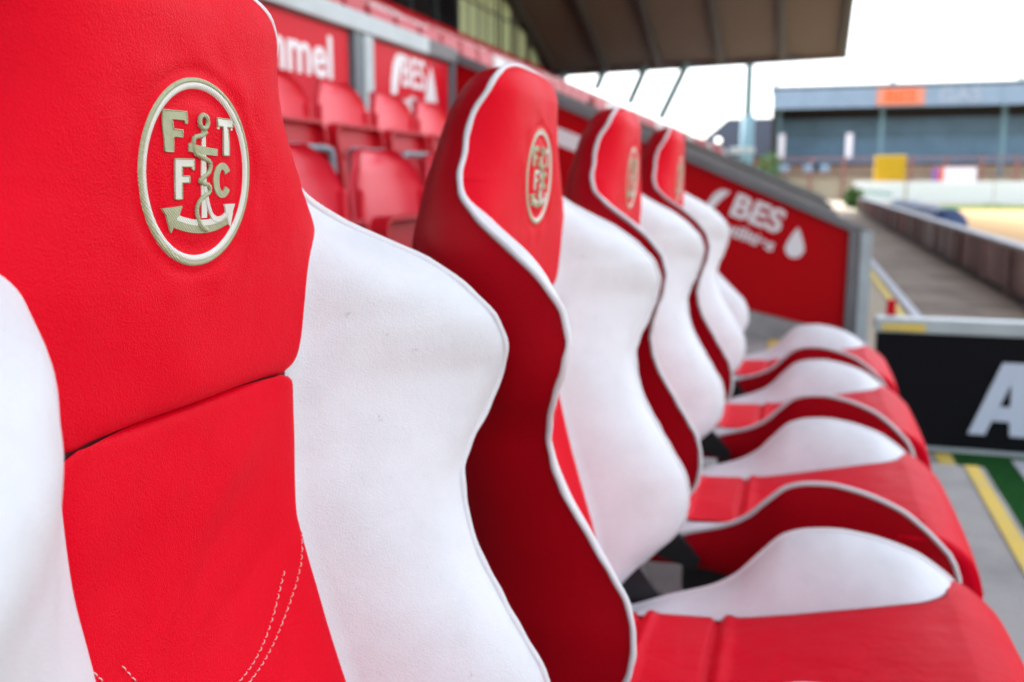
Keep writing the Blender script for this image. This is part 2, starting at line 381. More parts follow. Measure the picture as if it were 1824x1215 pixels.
    def raised(quads, name, m, hgt=.0007, par=head):
        V_, F_ = [], []; n = 4
        for q in quads:
            q = [Vector(p) for p in q]
            if len(q) == 3: q.append(q[2])
            if (q[1] - q[0]).cross(q[2] - q[0]) < 0: q = [q[0], q[3], q[2], q[1]]
            o_ = len(V_)
            for j in range(n + 1):
                for i in range(n + 1):
                    a, b = i / n, j / n; p = q[0] * (1 - a) * (1 - b) + q[1] * a * (1 - b) + q[2] * a * b + q[3] * (1 - a) * b
                    V_.append(S(p.x, p.y, hgt))
            F_ += [(o_ + j * (n + 1) + i, o_ + j * (n + 1) + i + 1, o_ + (j + 1) * (n + 1) + i + 1, o_ + (j + 1) * (n + 1) + i) for j in range(n) for i in range(n)]
            k = len(V_)
            for e in range(4):
                for t_ in range(n + 1):
                    p = q[e] + (q[(e + 1) % 4] - q[e]) * t_ / n; V_.append(S(p.x, p.y, hgt)); V_.append(S(p.x, p.y, -.0006))
                for t_ in range(n): F_.append((k + t_ * 2, k + t_ * 2 + 1, k + t_ * 2 + 3, k + t_ * 2 + 2))
                k = len(V_)
        return obj(name, V_, F_, m, par)
    def rect(x0, x1, y0, y1): return [(x0, y0), (x1, y0), (x1, y1), (x0, y1)]
    def ringm(r0, r1, name, m, hgt):
        N = 96; v_ = []; f_ = []; pr = [(r0, -.0004), (r0 + (r1 - r0) * .15, hgt * .8), ((r0 + r1) / 2, hgt), (r1 - (r1 - r0) * .15, hgt * .8), (r1, -.0004)]
        for i in range(N):
            a = 2 * math.pi * i / N
            for r_, h_ in pr: v_.append(S(r_ * math.cos(a), r_ * math.sin(a), h_))
        for i in range(N):
            for k in range(4): f_.append((i * 5 + k, i * 5 + k + 1, (i + 1) % N * 5 + k + 1, (i + 1) % N * 5 + k))
        return obj(name, v_, f_, m, head, True)
    ringm(.875, .952, 'crest_ring', 'white_thread', .0010); ringm(.942, 1.0, 'crest_ring', 'silver_thread', .0009)
    def letterF(x0, x1, y1, y0, t, b_):
        ym = y0 + (y1 - y0) * .53
        return [(x0, y0), (x0 + t, y0), (x0 + t, ym - b_ * .5), (x1 - .07, ym - b_ * .5), (x1 - .07, ym + b_ * .5), (x0 + t, ym + b_ * .5), (x0 + t, y1 - b_), (x1 - .02, y1 - b_), (x1 - .02, y1 - b_ * 1.35), (x1, y1 - b_ * 1.35), (x1, y1), (x0, y1)]
    def letterT(x0, x1, y1, y0, t, b_):
        m_ = (x0 + x1) / 2
        return [(m_ - t / 2, y0), (m_ + t / 2, y0), (m_ + t / 2, y1 - b_), (x1 - .02, y1 - b_), (x1 - .02, y1 - b_ * 1.4), (x1, y1 - b_ * 1.4), (x1, y1), (x0, y1), (x0, y1 - b_ * 1.4), (x0 + .02, y1 - b_ * 1.4), (x0 + .02, y1 - b_), (m_ - t / 2, y1 - b_)]
    def letterC(x0, x1, y1, y0, t, b_):
        cx, cy, rx, ry = (x0 + x1) / 2, (y0 + y1) / 2, (x1 - x0) / 2, (y1 - y0) / 2; A = np.linspace(R(33), R(327), 22)
        o_ = [(cx + rx * math.cos(a), cy + ry * math.sin(a)) for a in A]; i_ = [(cx + (rx - t) * math.cos(a), cy + (ry - b_) * math.sin(a)) for a in A]
        return [[o_[k], o_[k + 1], i_[k + 1], i_[k]] for k in range(21)]
    def outline(pl, nm):
        # dark-silver edging thread around a letter
        m_ = MB(); pts = []
        for i in range(len(pl)):
            a, b = Vector(pl[i]), Vector(pl[(i + 1) % len(pl)])
            for k in range(4): pts.append(S(*(a + (b - a) * k / 4), .0007))
        m_.tube(pts, .00042, 5, closed=True); return m_.build(nm, 'silver_thread', head, True)
    def letF(x0, x1, y1, y0, t, b_, ym):
        return [rect(x0, x0 + t, y0, y1), rect(x0 + t, x1, y1 - b_, y1), rect(x1 - .035, x1, y1 - b_ * 1.4, y1 - b_), rect(x0 + t, x1 - .08, ym - b_ * .42, ym + b_ * .42)]
    def olF(x0, x1, y1, y0, t, b_, ym):
        return [(x0, y0), (x0 + t, y0), (x0 + t, ym - b_ * .42), (x1 - .08, ym - b_ * .42), (x1 - .08, ym + b_ * .42), (x0 + t, ym + b_ * .42), (x0 + t, y1 - b_), (x1 - .035, y1 - b_), (x1 - .035, y1 - b_ * 1.4), (x1, y1 - b_ * 1.4), (x1, y1), (x0, y1)]
    A1 = (-.60, -.23, .63, .215, .135, .085, .405); A2 = (-.44, -.11, .145, -.27, .12, .078, -.065)
    raised(letF(*A1), 'crest_letter', 'silver_thread'); outline(olF(*A1), 'crest_edging')
    raised(letF(*A2), 'crest_letter', 'white_thread'); outline(olF(*A2), 'crest_edging')
    tx0, tx1, ty0, ty1, tt, tb = .33, .66, .20, .60, .115, .085; tm = (tx0 + tx1) / 2
    raised([rect(tm - tt / 2, tm + tt / 2, ty0, ty1 - tb), rect(tx0, tx1, ty1 - tb, ty1), rect(tx0, tx0 + .03, ty1 - tb * 1.4, ty1 - tb), rect(tx1 - .03, tx1, ty1 - tb * 1.4, ty1 - tb)], 'crest_letter', 'white_thread')
    outline([(tm - tt / 2, ty0), (tm + tt / 2, ty0), (tm + tt / 2, ty1 - tb), (tx1, ty1 - tb), (tx1, ty1), (tx0, ty1), (tx0, ty1 - tb), (tm - tt / 2, ty1 - tb)], 'crest_edging')
    raised(letterC(.25, .60, .12, -.27, .11, .075), 'crest_letter', 'silver_thread')
    # anchor: ring, shank, stock, two-tone arms, flukes
    m_ = MB(); m_.tube([S(.06 + .075 * math.cos(a), .545 + .07 * math.sin(a), .0007) for a in np.linspace(0, 2 * math.pi, 24, endpoint=False)], .0014, 6, closed=True); m_.build('anchor_ring', 'silver_thread', head, True)
    raised([[(.035, .46), (.095, .46), (.115, 0), (.025, 0)], [(.025, 0), (.115, 0), (.13, -.48), (.035, -.48)]], 'anchor_shank', 'white_thread')
    raised([[(-.2, .225), (.04, .2), (.04, .285), (-.2, .315)], [(.04, .2), (.32, .19), (.32, .265), (.04, .285)]], 'anchor_stock', 'silver_thread', .0009)
    def arc(x, r_, cy): return cy - r_ * math.sqrt(max(0, 1 - (x / 1.0) ** 2))
    XS = np.linspace(-.47, .60, 22); cxm = .08
    lo = lambda x: -.645 + .30 * (x - cxm) ** 2; mi = lambda x: -.565 + .34 * (x - cxm) ** 2; hi = lambda x: -.50 + .30 * (x - cxm) ** 2
    raised([[(XS[k], lo(XS[k])), (XS[k + 1], lo(XS[k + 1])), (XS[k + 1], mi(XS[k + 1])), (XS[k], mi(XS[k]))] for k in range(21)], 'anchor_arm', 'silver_thread')
    raised([[(XS[k], mi(XS[k])), (XS[k + 1], mi(XS[k + 1])), (XS[k + 1], hi(XS[k + 1])), (XS[k], hi(XS[k]))] for k in range(21)], 'anchor_arm', 'white_thread', .0008)
    raised([[(-.64, -.36), (-.32, -.34), (-.38, -.45), (-.53, -.47)], [(-.57, -.44), (-.40, -.44), (-.47, -.62)]], 'anchor_fluke', 'silver_thread', .0010)
    raised([[(.46, -.34), (.72, -.34), (.66, -.46), (.5, -.44)], [(.53, -.44), (.68, -.44), (.62, -.60)]], 'anchor_fluke', 'white_thread', .0010)
    rp = catmull([(.10, .44, 0), (.02, .40, 0), (-.12, .36, 0), (-.10, .22, 0), (.03, .17, 0), (.17, .12, 0), (.16, .02, 0), (.04, -.05, 0), (.0, -.09, 0), (.15, -.13, 0), (.16, -.2, 0), (.02, -.27, 0), (-.06, -.36, 0), (-.05, -.47, 0), (.02, -.57, 0), (.13, -.62, 0)], 10)
    MB().tube([S(p.x, p.y, .0008) for p in rp], lambda t: .0013 + .00022 * math.sin(t * 300), 7).build('anchor_rope', 'silver_thread', head, True)
    q_ = catmull([(.11, -.12, 0), (.16, -.30, 0), (.24, -.44, 0), (.38, -.475, 0), (.52, -.42, 0)], 5)
    raised([[(q_[k].x, q_[k].y), (q_[k + 1].x, q_[k + 1].y), (q_[k + 1].x - .01, q_[k + 1].y - .07), (q_[k].x - .06 + .0025 * k, q_[k].y - .03)] for k in range(len(q_) - 1)], 'anchor_curve', 'white_thread', .0011)
    # ---------------- cushion
    cz = tab([(-.23, -.545), (-.18, -.537), (-.13, -.534), (-.075, -.531), (0, -.518), (.07, -.503), (.15, -.489), (.19, -.486)])
    bz = tab([(-.23, -.560), (-.2, -.556), (-.138, -.533), (-.088, -.516), (-.058, -.498), (-.03, -.469), (0, -.442), (.028, -.434), (.058, -.432), (.09, -.436), (.148, -.454), (.188, -.481), (.205, -.497)])
    bw = tab([(-.23, .165), (-.138, .172), (-.058, .18), (0, .192), (.06, .198), (.15, .212), (.205, .225)])
    cw = tab([(-.23, .12), (-.1, .122), (0, .125), (.08, .128), (.12, .132), (.15, .139), (.175, .156), (.195, .19), (.205, .218)])
    X1 = .205
    prof = [(x, cz(x)) for x in np.linspace(-.23, .19, 106)] + [(.205, -.4865), (.22, -.490), (.236, -.498), (.25, -.511), (.26, -.53), (.267, -.555), (.268, -.585), (.262, -.62), (.25, -.65), (.235, -.665)]
    seams = (-.17, -.075)
    def ctop(u, i):
        x, z = prof[i]; ret = max(0, abs(u) - 1); u = max(-1, min(1, u))
        hw = cw(x) if x < X1 and i < 106 else .224 - .04 * max(0, (i - 106) / 9) ** 1.5
        for sx in seams:
            if i < 106: z += -.007 * math.exp(-((x - sx) / .005) ** 2) + .004 * math.exp(-((x - sx - .012) / .007) ** 2)
        z -= .012 * abs(u) ** 3 * (0 if i < 106 else min(1, (i - 105) / 3))
        if i < 106: z += .004 * (1 - u * u) * (1 if i < 100 else 1)
        if i >= 106 and ret: x = max(.15, x - ret * .4)
        return (x, u * (hw - ret * .02), Z(z))
    v, f = grid(ctop, [-1.25, -1.1, -1.04] + list(np.linspace(-1, 1, 25)) + [1.04, 1.1, 1.25], list(range(len(prof))))
    seat = obj('seat_cushion', v, f, 'cushion_red', root, True)
    for sg in (-1, 1):
        xs = list(np.linspace(-.23, X1, 60))
        def inn(u, x):
            y0, y1_ = cw(x) - .003, bw(x); z0, z1_ = cz(min(x, .19)) - .003, bz(x)
            if x > .19: z0 = -.489 - (x - .19) * .3
            bul = .012 * math.sin(math.pi * u)
            return (x, sg * (y0 + (y1_ - y0) * u), Z(z0 + (z1_ - z0) * (1 - (1 - u) ** 1.7)))
        v, f = grid(inn, list(np.linspace(0, 1, 14)), xs)
        if sg > 0: f = [q[::-1] for q in f]
        obj('seat_bolster', v, f, 'white_leather', root, True)
        # outer red side with rounded lower edge, front end closed by the front roll
        pe = [(x, bz(x), bw(x)) for x in xs] + [(.216, -.508, .2275), (.224, -.522, .229), (.23, -.54, .23), (.233, -.565, .229), (.232, -.6, .224), (.228, -.64, .214)]
        zb = lambda x: -.60 - .055 * min(1, max(0, (x + .15) / .35))
        def out(u, i):
            x, z, y_ = pe[i]; lo_ = min(zb(x), z - .002)
            return (x + .0, sg * (y_ + .010 * math.sin(math.pi * min(1, u * 1.1)) * (1 if i < 60 else .6) - .03 * max(0, (u - .75) / .25) ** 2), Z(z + (lo_ - z) * u))
        v, f = grid(out, list(np.linspace(0, 1, 12)), list(range(len(pe))))
        if sg < 0: f = [q[::-1] for q in f]
        obj('seat_side', v, f, 'shell_red_shaded', root, True)
        MB().tube([(x, sg * (y_ + .0008), Z(z)) for x, z, y_ in pe], .0036, 8).build('piping', 'white_piping', root, True)
    # underside pan, pedestal and floor plate
    m_ = MB(); m_.box(-.16, .225, -.12, .12, Z(-.66), Z(-.58), .01); m_.build('seat_pan', 'black_plastic', root)
    m_ = MB(); m_.box(-.10, .13, -.10, .10, Z(-.70), Z(-.66)); m_.box(-.09, .09, -.07, .07, .012, Z(-.70)); m_.build('pedestal', 'black_steel', root)
    MB().box(-.15, .15, -.13, .13, .0, .012).build('floor_plate', 'black_steel', root)
    return root
proto = build_seat()
seat_spots = [(-.043, .4605, 0, 'nearest red and white racing style dugout seat, its embroidered crest in sharp focus'),
              (0, 1.008, 0, 'second dugout seat from the camera, red shell facing us, crest slightly blurred'),
              (0, 1.597, 0, 'third red and white dugout seat, between the second seat and the small fourth one'),
              (.004, 2.203, 0, 'fourth dugout seat, the farthest whose red headrest shows'),
              (0, 2.805, 15, 'last dugout seat, backrest tipped back so its headrest hides behind the fourth')]
def recline(root, deg):
    """tip the backrest parts about the hinge"""
    Mh = Matrix.Translation((-.205, 0, ZE - .49)) @ Matrix.Rotation(R(-deg), 4, 'Y') @ Matrix.Translation((.205, 0, -(ZE - .49)))
    for ch in root.children:
        n = ch.name.split('.')[0]
        if n in ('headrest_pad', 'back_panel', 'seam', 'side_wing', 'shell') or (n == 'piping' and ch.data.vertices[0].co.z > ZE - .545 and len(ch.data.vertices) > 2000):
            ch.matrix_local = Mh @ ch.matrix_local
for i, (x, y, rc, lab) in enumerate(seat_spots):
    o = proto if i == 0 else copy_tree(proto)
    o.location = (x, y, 0); tag(o, lab, 'seat', 'red and white dugout seats in a row')
    o.rotation_euler = (0, 0, R(.4) if i == 0 else 0)
    if rc: recline(o, rc)

# ------------------------------------------------------------------ terrace steps and tip-up seats behind the dugout
mb = MB(); z0 = -.72 + ZE; x = -.80
st = [(-.80, GL - .02), (-.80, z0)]; xx, zz = -.80, z0
while xx > -10.4:
    nx = xx - .68; st += [(nx, zz), (nx, zz + .293)]; xx = nx; zz += .293
st += [(xx - .5, zz), (xx - .5, GL - .02)]
mb.prism(st, 1, -39.9, 5.93); t1 = mb.build('terrace', 'terrace_concrete'); t1['kind'] = 'structure'
mb = MB(); mb.prism([(a, b) for a, b in st], 1, 6.13, 39.9); t2 = mb.build('terrace', 'terrace_concrete'); t2['kind'] = 'structure'

def tip_up():
    root = empty('tip_up_seat')   # origin: floor under the back; +x forward, top of back at z = .80
    W = .215
    # backrest: curved plastic shell with rounded top corners and turned side flanges
    def half(z):
        t = (z - .40) / .40; return W * (1 if t < .55 else math.sqrt(max(0, 1 - ((t - .55) / .45) ** 2.6 * .80)))
    zs = list(np.linspace(.40, .80, 26)); us = list(np.linspace(-1, 1, 29))
    def fr(u, z):
        t = (z - .40) / .40
        return (-.02 - .055 * t ** 1.3 + .045 * abs(u) ** 3 - .016 * max(0, t - .9) / .1, u * half(z), z)
    v, f = grid(fr, us, zs); n = len(v)
    v2 = [(a - .022, b * .99, c_ - (.004 if c_ > .79 else 0)) for a, b, c_ in v]
    nu = len(us); nz = len(zs)
    rim = [i for i in range(nu)] + [j * nu + nu - 1 for j in range(1, nz)] + [(nz - 1) * nu + i for i in range(nu - 2, -1, -1)] + [j * nu for j in range(nz - 2, 0, -1)]
    f = f + [tuple(q + n for q in g[::-1]) for g in f] + [(rim[k], rim[(k + 1) % len(rim)], rim[(k + 1) % len(rim)] + n, rim[k] + n) for k in range(len(rim))]
    back = obj('backrest', v + v2, f, 'tip_red', root, True)
    # moulded ridge on each side of the back
    for sg in (-1, 1):
        MB().box(-.055, .0, sg * .196 - .008, sg * .196 + .008, .40, .70, .006).build('side_flange', 'tip_red', root)
    # folded seat pan: open tray underside towards the front
    bm = bmesh.new(); bmesh.ops.create_grid(bm, x_segments=1, y_segments=1, size=.5)
    bm.free()
    def rr(hw, z0_, z1_, r_):
        pts = []
        for cx, cz_, a0 in ((hw - r_, z1_ - r_, 0), (-hw + r_, z1_ - r_, 90), (-hw + r_, z0_ + r_, 180), (hw - r_, z0_ + r_, 270)):
            for k in range(6): a = R(a0 + 18 * k); pts.append((cx + r_ * math.cos(a), cz_ + r_ * math.sin(a)))
        return pts
    o_ = rr(.20, .27, .635, .045); i_ = rr(.190, .28, .625, .037); N = len(o_); tl = lambda z: (z - .27) * -.10
    v = [(.045 + tl(z), y_, z) for y_, z in o_] + [(.092 + tl(z), y_, z) for y_, z in o_] + [(.092 + tl(z), y_, z) for y_, z in i_] + [(.056 + tl(z), y_, z) for y_, z in i_]
    f = [tuple(range(N))[::-1]]
    for r0 in range(3): f += [(r0 * N + k, r0 * N + (k + 1) % N, (r0 + 1) * N + (k + 1) % N, (r0 + 1) * N + k) for k in range(N)]
    f += [tuple(3 * N + k for k in range(N))]
    obj('seat_pan', v, f, 'tip_pan_shaded', root)
    # steel bar across the tray that runs down to the mounting
    MB().tube(catmull([(.10, -.17, .30), (.095, -.165, .50), (.09, -.14, .535), (.088, 0, .537), (.09, .14, .535), (.095, .165, .50), (.10, .17, .30)], 8), .0125, 10).build('steel_bar', 'grey_tube', root, True)
    m_ = MB(); m_.tube([(-.02, -.235, .02), (-.02, -.235, .44)], .017, 10); m_.build('bracket', 'grey_tube', root, True)
    m_ = MB(); m_.box(-.06, .03, -.262, -.208, 0, .02, .004); m_.build('foot', 'grey_tube', root)
    b_ = bmesh.new(); bmesh.ops.create_uvsphere(b_, u_segments=10, v_segments=6, radius=.014, matrix=Matrix.Translation((.0, .205, .43))); MB().bm(b_).build('pivot_bolt', 'rail_grey', root, True)
    return root
tu = tip_up(); first = True
ROWS = [(-1.0, -.72 + ZE, [(.83, 'red tip-up seat of the lower row, half hidden behind the nearest headrest', 0), (1.325, 'red tip-up seat of the lower row, showing at the right edge of the nearest headrest', 1), (1.81, 'lower row tip-up seat beside the shoulder of the nearest headrest', 1), (2.295, 'lower row tip-up seat standing clear between the first and second dugout seats', 1), (2.78, 'lower row tip-up seat cut off by the second dugout seat', 1)]),
        (-1.68, -.72 + .293 + ZE, [(2.43, 'upper row tip-up seat nearest the large focused headrest, mostly hidden by it', 1), (2.91, 'upper row tip-up seat left of the tall barrier post, under the large white lettering', 1), (3.39, 'upper row tip-up seat right below the grey barrier post', 1), (3.87, 'upper row tip-up seat in front of the board with white drop logo', 1), (4.33, 'upper row tip-up seat partly behind the dark edge of the second dugout seat', 1)])]
for x, z, ys in ROWS:
    for y, lab, vis in ys:
        if not vis: continue
        o = tu if first else copy_tree(tu); first = False
        o.location = (x, y, z); tag(o, lab, 'stadium seat', 'red tip-up seats behind the dugout')

# ------------------------------------------------------------------ barrier behind the tip-up seats with two sponsor boards
BX = -2.2
br = empty('stand_barrier', (BX, 3, 0)); tag(br, 'pale grey metal rail and posts holding the red boards behind the tip-up seats', 'barrier')
def bpart(mb_, nm, m): 
    o = mb_.build(nm, m, br); o.location = (-BX, -3, 0); return o
bpart(MB().box(BX - .05, BX + .05, -1, 5.45, .735 + ZE, .83 + ZE, .008), 'rail', 'rail_grey')
bpart(MB().box(BX - .05, BX + .05, 5.452, 5.93, .735 + ZE, .826 + ZE, .008), 'rail', 'cap_grey')
for y0, y1, m in ((1.98, 2.12, 'rail_grey'), (3.22, 3.34, 'rail_grey'), (4.58, 4.69, 'rail_grey'), (4.47, 4.55, 'post_grey'), (5.86, 5.92, 'post_grey')):
    bpart(MB().box(BX - .04, BX + .04, y0, y1, -.2 + ZE, .733 + ZE, .006), 'post', m)
def board(name, y0, y1, lab):
    e = empty(name, (BX, (y0 + y1) / 2, ZE)); tag(e, lab, 'sponsor board')
    o = MB().box(-.015, .015, y0 - (y0 + y1) / 2, y1 - (y0 + y1) / 2, -.15, .725, .003).build('panel', 'panel_red', e); return e
def yz_text(txt, size, yc, zc, parent, m, x=.0175, bold=.0, xs=1, name='lettering'):
    v, f = text_mesh(txt, size, bold, .002, xs)
    return obj(name, [(x + c_, a + yc, b + zc) for a, b, c_ in v], f, m, parent)
b1 = board('sponsor_board', 3.36, 4.44, 'red board with large white rounded word, left of the grey barrier post')
yz_text('hummel', .275, -.115, .565, b1, 'white_print', bold=.006, xs=1.1)
b0 = board('sponsor_board', 2.14, 3.2, 'plain red board under the rail, hidden behind the nearest headrest')
b2 = board('sponsor_board', 4.72, 5.84, 'red board with white drop logo on the barrier, right of the grey post')
def drop_pts(cx, cy, h, flip=1, lean=0):
    pts = []
    for k in range(28):
        a = 2 * math.pi * k / 28; r_ = .5
        x_ = math.sin(a) * .30 * (1 - .0 * math.cos(a)); y_ = -math.cos(a) * .32 - .18
        if y_ > -.18: q = (y_ + .18) / .32; x_ = math.copysign(.30 * (1 - q) ** 1.1 * (1 + .6 * q), x_) if abs(x_) > 1e-6 else 0; y_ = -.18 + q * .68
        pts.append((cx + flip * h * (x_ + lean * (y_ + .18)), cy + h * y_))
    return pts
def leaf_pts(cx, cy, h):
    return [(cx + h * a, cy + h * b) for a, b in ((-.16, -.5), (.02, -.5), (.10, -.18), (.26, .2), (.42, .5), (.12, .47), (-.06, .28), (-.16, -.05))]
b2o = -5.28
yz_text('BES', .235, 5.27 + b2o, .60, b2, 'white_print', bold=.004)
yz_text('utilities', .125, 5.28 + b2o, .43, b2, 'white_print', bold=.004, xs=.95)
MB().prism([(a, b) for a, b in leaf_pts(5.0 + b2o, .55, .3)], 0, .0155, .0195).build('logo_flash', 'white_print', b2)
MB().prism(drop_pts(5.54 + b2o, .53, .30), 0, .0155, .0195).build('logo_drop', 'white_print', b2)

# ------------------------------------------------------------------ raked side wall at the far end of the dugout
sw = empty('dugout_side_wall', (.3, 6.03, 0)); tag(sw, 'raked red end wall of the dugout with grey capping and white logo', 'wall')
def spart(mb_, nm, m): o = mb_.build(nm, m, sw); o.location = (-.3, -6.03, 0); return o
top = lambda x: -.175 - .425 * x + ZE
pts = [(.27, -.905 + ZE), (.27, top(.27)), (-2.3, top(-2.3)), (-2.3, .3 + ZE), (-1.4, -.2 + ZE), (-.27, -.785 + ZE)]
spart(MB().prism(pts, 1, 5.99, 6.06), 'red_panel', 'wall_red')
cp = [(.40, top(.27) + .0), (.40, top(.40) + .055), (-2.35, top(-2.35) + .06), (-2.35, top(-2.35) + .002), (.272, top(.272) + .002)]
spart(MB().prism(cp, 1, 5.96, 6.09), 'capping', 'cap_grey')
spart(MB().box(.272, .335, 5.965, 6.085, 0.001, top(.27) - .002), 'post', 'cap_grey')
spart(MB().box(.337, .40, 5.955, 6.095, 0.001, top(.27) - .002), 'post', 'rail_grey')
spart(MB().prism([(.27, 0.002), (.27, .043), (-.27, .163), (-.80, .28), (-.80, 0.002)], 1, 6.0, 6.10), 'base', 'concrete')
def xz_piece(v2, f, nm, cx, cz_, ang, m='white_print'):
    ca, sa = math.cos(R(ang)), math.sin(R(ang))
    vv = [(cx + a * ca - b * sa, 5.986 - c_, ZE + cz_ + a * sa + b * ca) for a, b, c_ in v2]
    o = obj(nm, vv, [q for q in f], m, sw); o.location = (-.3, -6.03, 0); return o
AN = -21
v, f = text_mesh('BES', .19, .006, .002, 1.12); xz_piece(v, f, 'lettering', -.262, -.20, AN)
v, f = text_mesh('utilities', .10, .003, .002, 1.12); xz_piece(v, f, 'lettering', -.305, -.335, AN)
def flat(pts): 
    n = len(pts); return [(a, b, -.002) for a, b in pts] + [(a, b, .002) for a, b in pts], [tuple(range(n)), tuple(range(2 * n - 1, n - 1, -1))] + [(i, i + n, (i + 1) % n + n, (i + 1) % n) for i in range(n)]
xz_piece(*flat(leaf_pts(0, 0, .17)), 'logo_flash', -.52, -.12, AN)
xz_piece(*flat(drop_pts(0, 0, .185)), 'logo_drop', -.03, -.365, AN * .3)
xz_piece(*flat([(-.16, -.05), (.07, -.05), (.075, .05), (-.16, .05)]), 'logo_block', -1.43, .25, AN)

# ------------------------------------------------------------------ raked stair walls beyond
for k, (yy, up_, xe, lab) in enumerate(((10.5, .14, .35, 'first grey raked concrete stair wall beyond the red end wall'), (16, .125, .45, 'second grey raked stair wall, further along the stand'), (25, .115, .55, 'farthest grey raked stair wall before the end of the stand'))):
    tp = lambda x: -.30 + up_ - .43 * x + ZE
    o = MB().prism([(xe, GL), (xe, tp(xe)), (-3.6, tp(-3.6)), (-3.6, tp(-3.6) - .5), (-.8, GL)], 1, yy, yy + .2).build('stair_wall', ('stair_a', 'stair_b', 'stair_c')[k]); tag(o, lab, 'wall', 'raked stair walls along the stand')

# ------------------------------------------------------------------ main stand: roof, executive boxes, end screen
ms = empty('main_stand', (-10.5, 15, 0)); tag(ms, 'covered main stand with glazed boxes under a dark arched roof', 'stand')
def mpart(mb_, nm, m, par=None, smooth=False):
    o = mb_.build(nm, m, par or ms, smooth)
    if par is None: o.location = (10.5, -15, 0)
    return o
rz = lambda x, y: 4.82 + .022 * (x - 1.38) + .0044 * (1600 - y ** 2) + ZE
ys = list(np.linspace(-40, 40, 41)); xs = [-12.5, -10, -7, -4, -1, 1.38]  # arch runs on unseen behind the camera, lengthened to block sky light
v, f = grid(lambda x, y: (x, y, rz(x, y)), xs, ys); n = len(v)
v2 = [(a, b, c_ + .35) for a, b, c_ in v]
mb = MB(); mb.add(v, f); mb.add(v2, [q[::-1] for q in f])
nx = len(xs)
for j in range(40): mb.add([v[j * nx + nx - 1], v[(j + 1) * nx + nx - 1], v2[(j + 1) * nx + nx - 1], v2[j * nx + nx - 1]], [(0, 1, 2, 3)]); mb.add([v[j * nx], v[(j + 1) * nx], v2[(j + 1) * nx], v2[j * nx]], [(0, 1, 2, 3)])
for j in (0, 40): mb.add([v[j * nx], v[j * nx + nx - 1], v2[j * nx + nx - 1], v2[j * nx]], [(0, 1, 2, 3)])
roof = mpart(mb, 'roof', 'roof_brown')
for x in (-10.2, -8.0, -5.8, -3.35, -1.0, 1.2):
    pth = [(x, y, rz(x, y) - .11) for y in np.linspace(-39.7, 39.7, 36)]
    m_ = MB(); w_ = .11
    vv = []; ff = []
    for p in pth: vv += [(p[0] - w_, p[1], p[2] - .16), (p[0] + w_, p[1], p[2] - .16), (p[0] + w_, p[1], p[2] + .11), (p[0] - w_, p[1], p[2] + .11)]
    for j in range(35): ff += [(j * 4 + k, j * 4 + (k + 1) % 4, j * 4 + 4 + (k + 1) % 4, j * 4 + 4 + k) for k in range(4)]
    ff += [(3, 2, 1, 0), (140, 141, 142, 143)]
    mpart(m_.add(vv, ff), 'roof_rib', 'rib_grey')
pts = [(-12.5, rz(-12.5, 40) - .30), (1.38, rz(1.38, 40) - .20), (1.38, rz(1.38, 40) + .36), (-12.5, rz(-12.5, 40) + .36)]
mpart(MB().prism(pts, 1, 40.002, 40.12), 'end_beam', 'roof_brown')
for k in range(16):
    x = -10.2 + k * .62; mpart(MB().box(x, x + (.34 if k % 3 else .5), 39.93, 39.998, rz(x, 40) - .22, rz(x, 40) - .02), 'beam_block', 'beam_blue' if k % 2 else 'rib_grey')
for (xa, za), (xb, zb_) in (((-9.75, 4.45), (-9.9, 4.2)), ((-8.05, 4.62), (-8.45, 3.72)), ((-6.35, 4.68), (-7.05, 3.1)), ((-4.7, 4.70), (-5.75, 2.5))):
    mpart(MB().tube([(xa, 40.05, za + ZE), (xb, 40.05, zb_ + ZE)], .17, 8), 'raking_strut', 'steel_blue')
# end wall with a dark raked coping
et = lambda x: -.26 - .442 * x + ZE
mpart(MB().prism([(.6, GL), (.6, et(.6) - .12), (-10.5, et(-10.5) - .12), (-10.5, GL)], 1, 40.0, 40.15), 'end_wall', 'cap_grey')
mpart(MB().prism([(.65, et(.65) - .118), (.65, et(.65)), (-10.5, et(-10.5)), (-10.5, et(-10.5) - .118)], 1, 39.95, 40.2), 'end_coping', 'teal_edge')
# glazed boxes
GX = -10.5; gz0 = 4.57 + ZE
mpart(MB().box(GX - .25, GX, -40, 40, 2.8 + ZE, gz0), 'box_front_wall', 'panel_red')
mpart(MB().box(GX - 3, GX - 2.9, -40, 40, 2.8 + ZE, 10 + ZE), 'box_back_wall', 'clad_dark')
yy = 14.0; k = 0
while yy < 40:
    y1 = min(yy + 1.9, 39.9); tp = rz(GX, (yy + y1) / 2) - .15
    mpart(MB().box(GX - .12, GX - .10, yy + .05, y1 - .05, gz0 + .002, tp), 'pane', 'dark_glass')
    mpart(MB().box(GX - .14, GX - .02, yy - .05, yy + .05, gz0 + .001, tp + .2), 'mullion', 'mullion')
    mpart(MB().box(GX - .13, GX - .03, yy + .052, y1 - .052, gz0 + 1.1, gz0 + 1.17), 'transom', 'mullion')
    if y1 > 31:
        q = yy + .12
        while q < y1 - .15:
            if random.random() < .74: mpart(MB().box(GX - .095, GX - .06, q, q + .16, gz0 + .02, min(tp, gz0 + 2.6)), 'blind_slat', 'blind_green')
            q += .2
    yy += 1.9
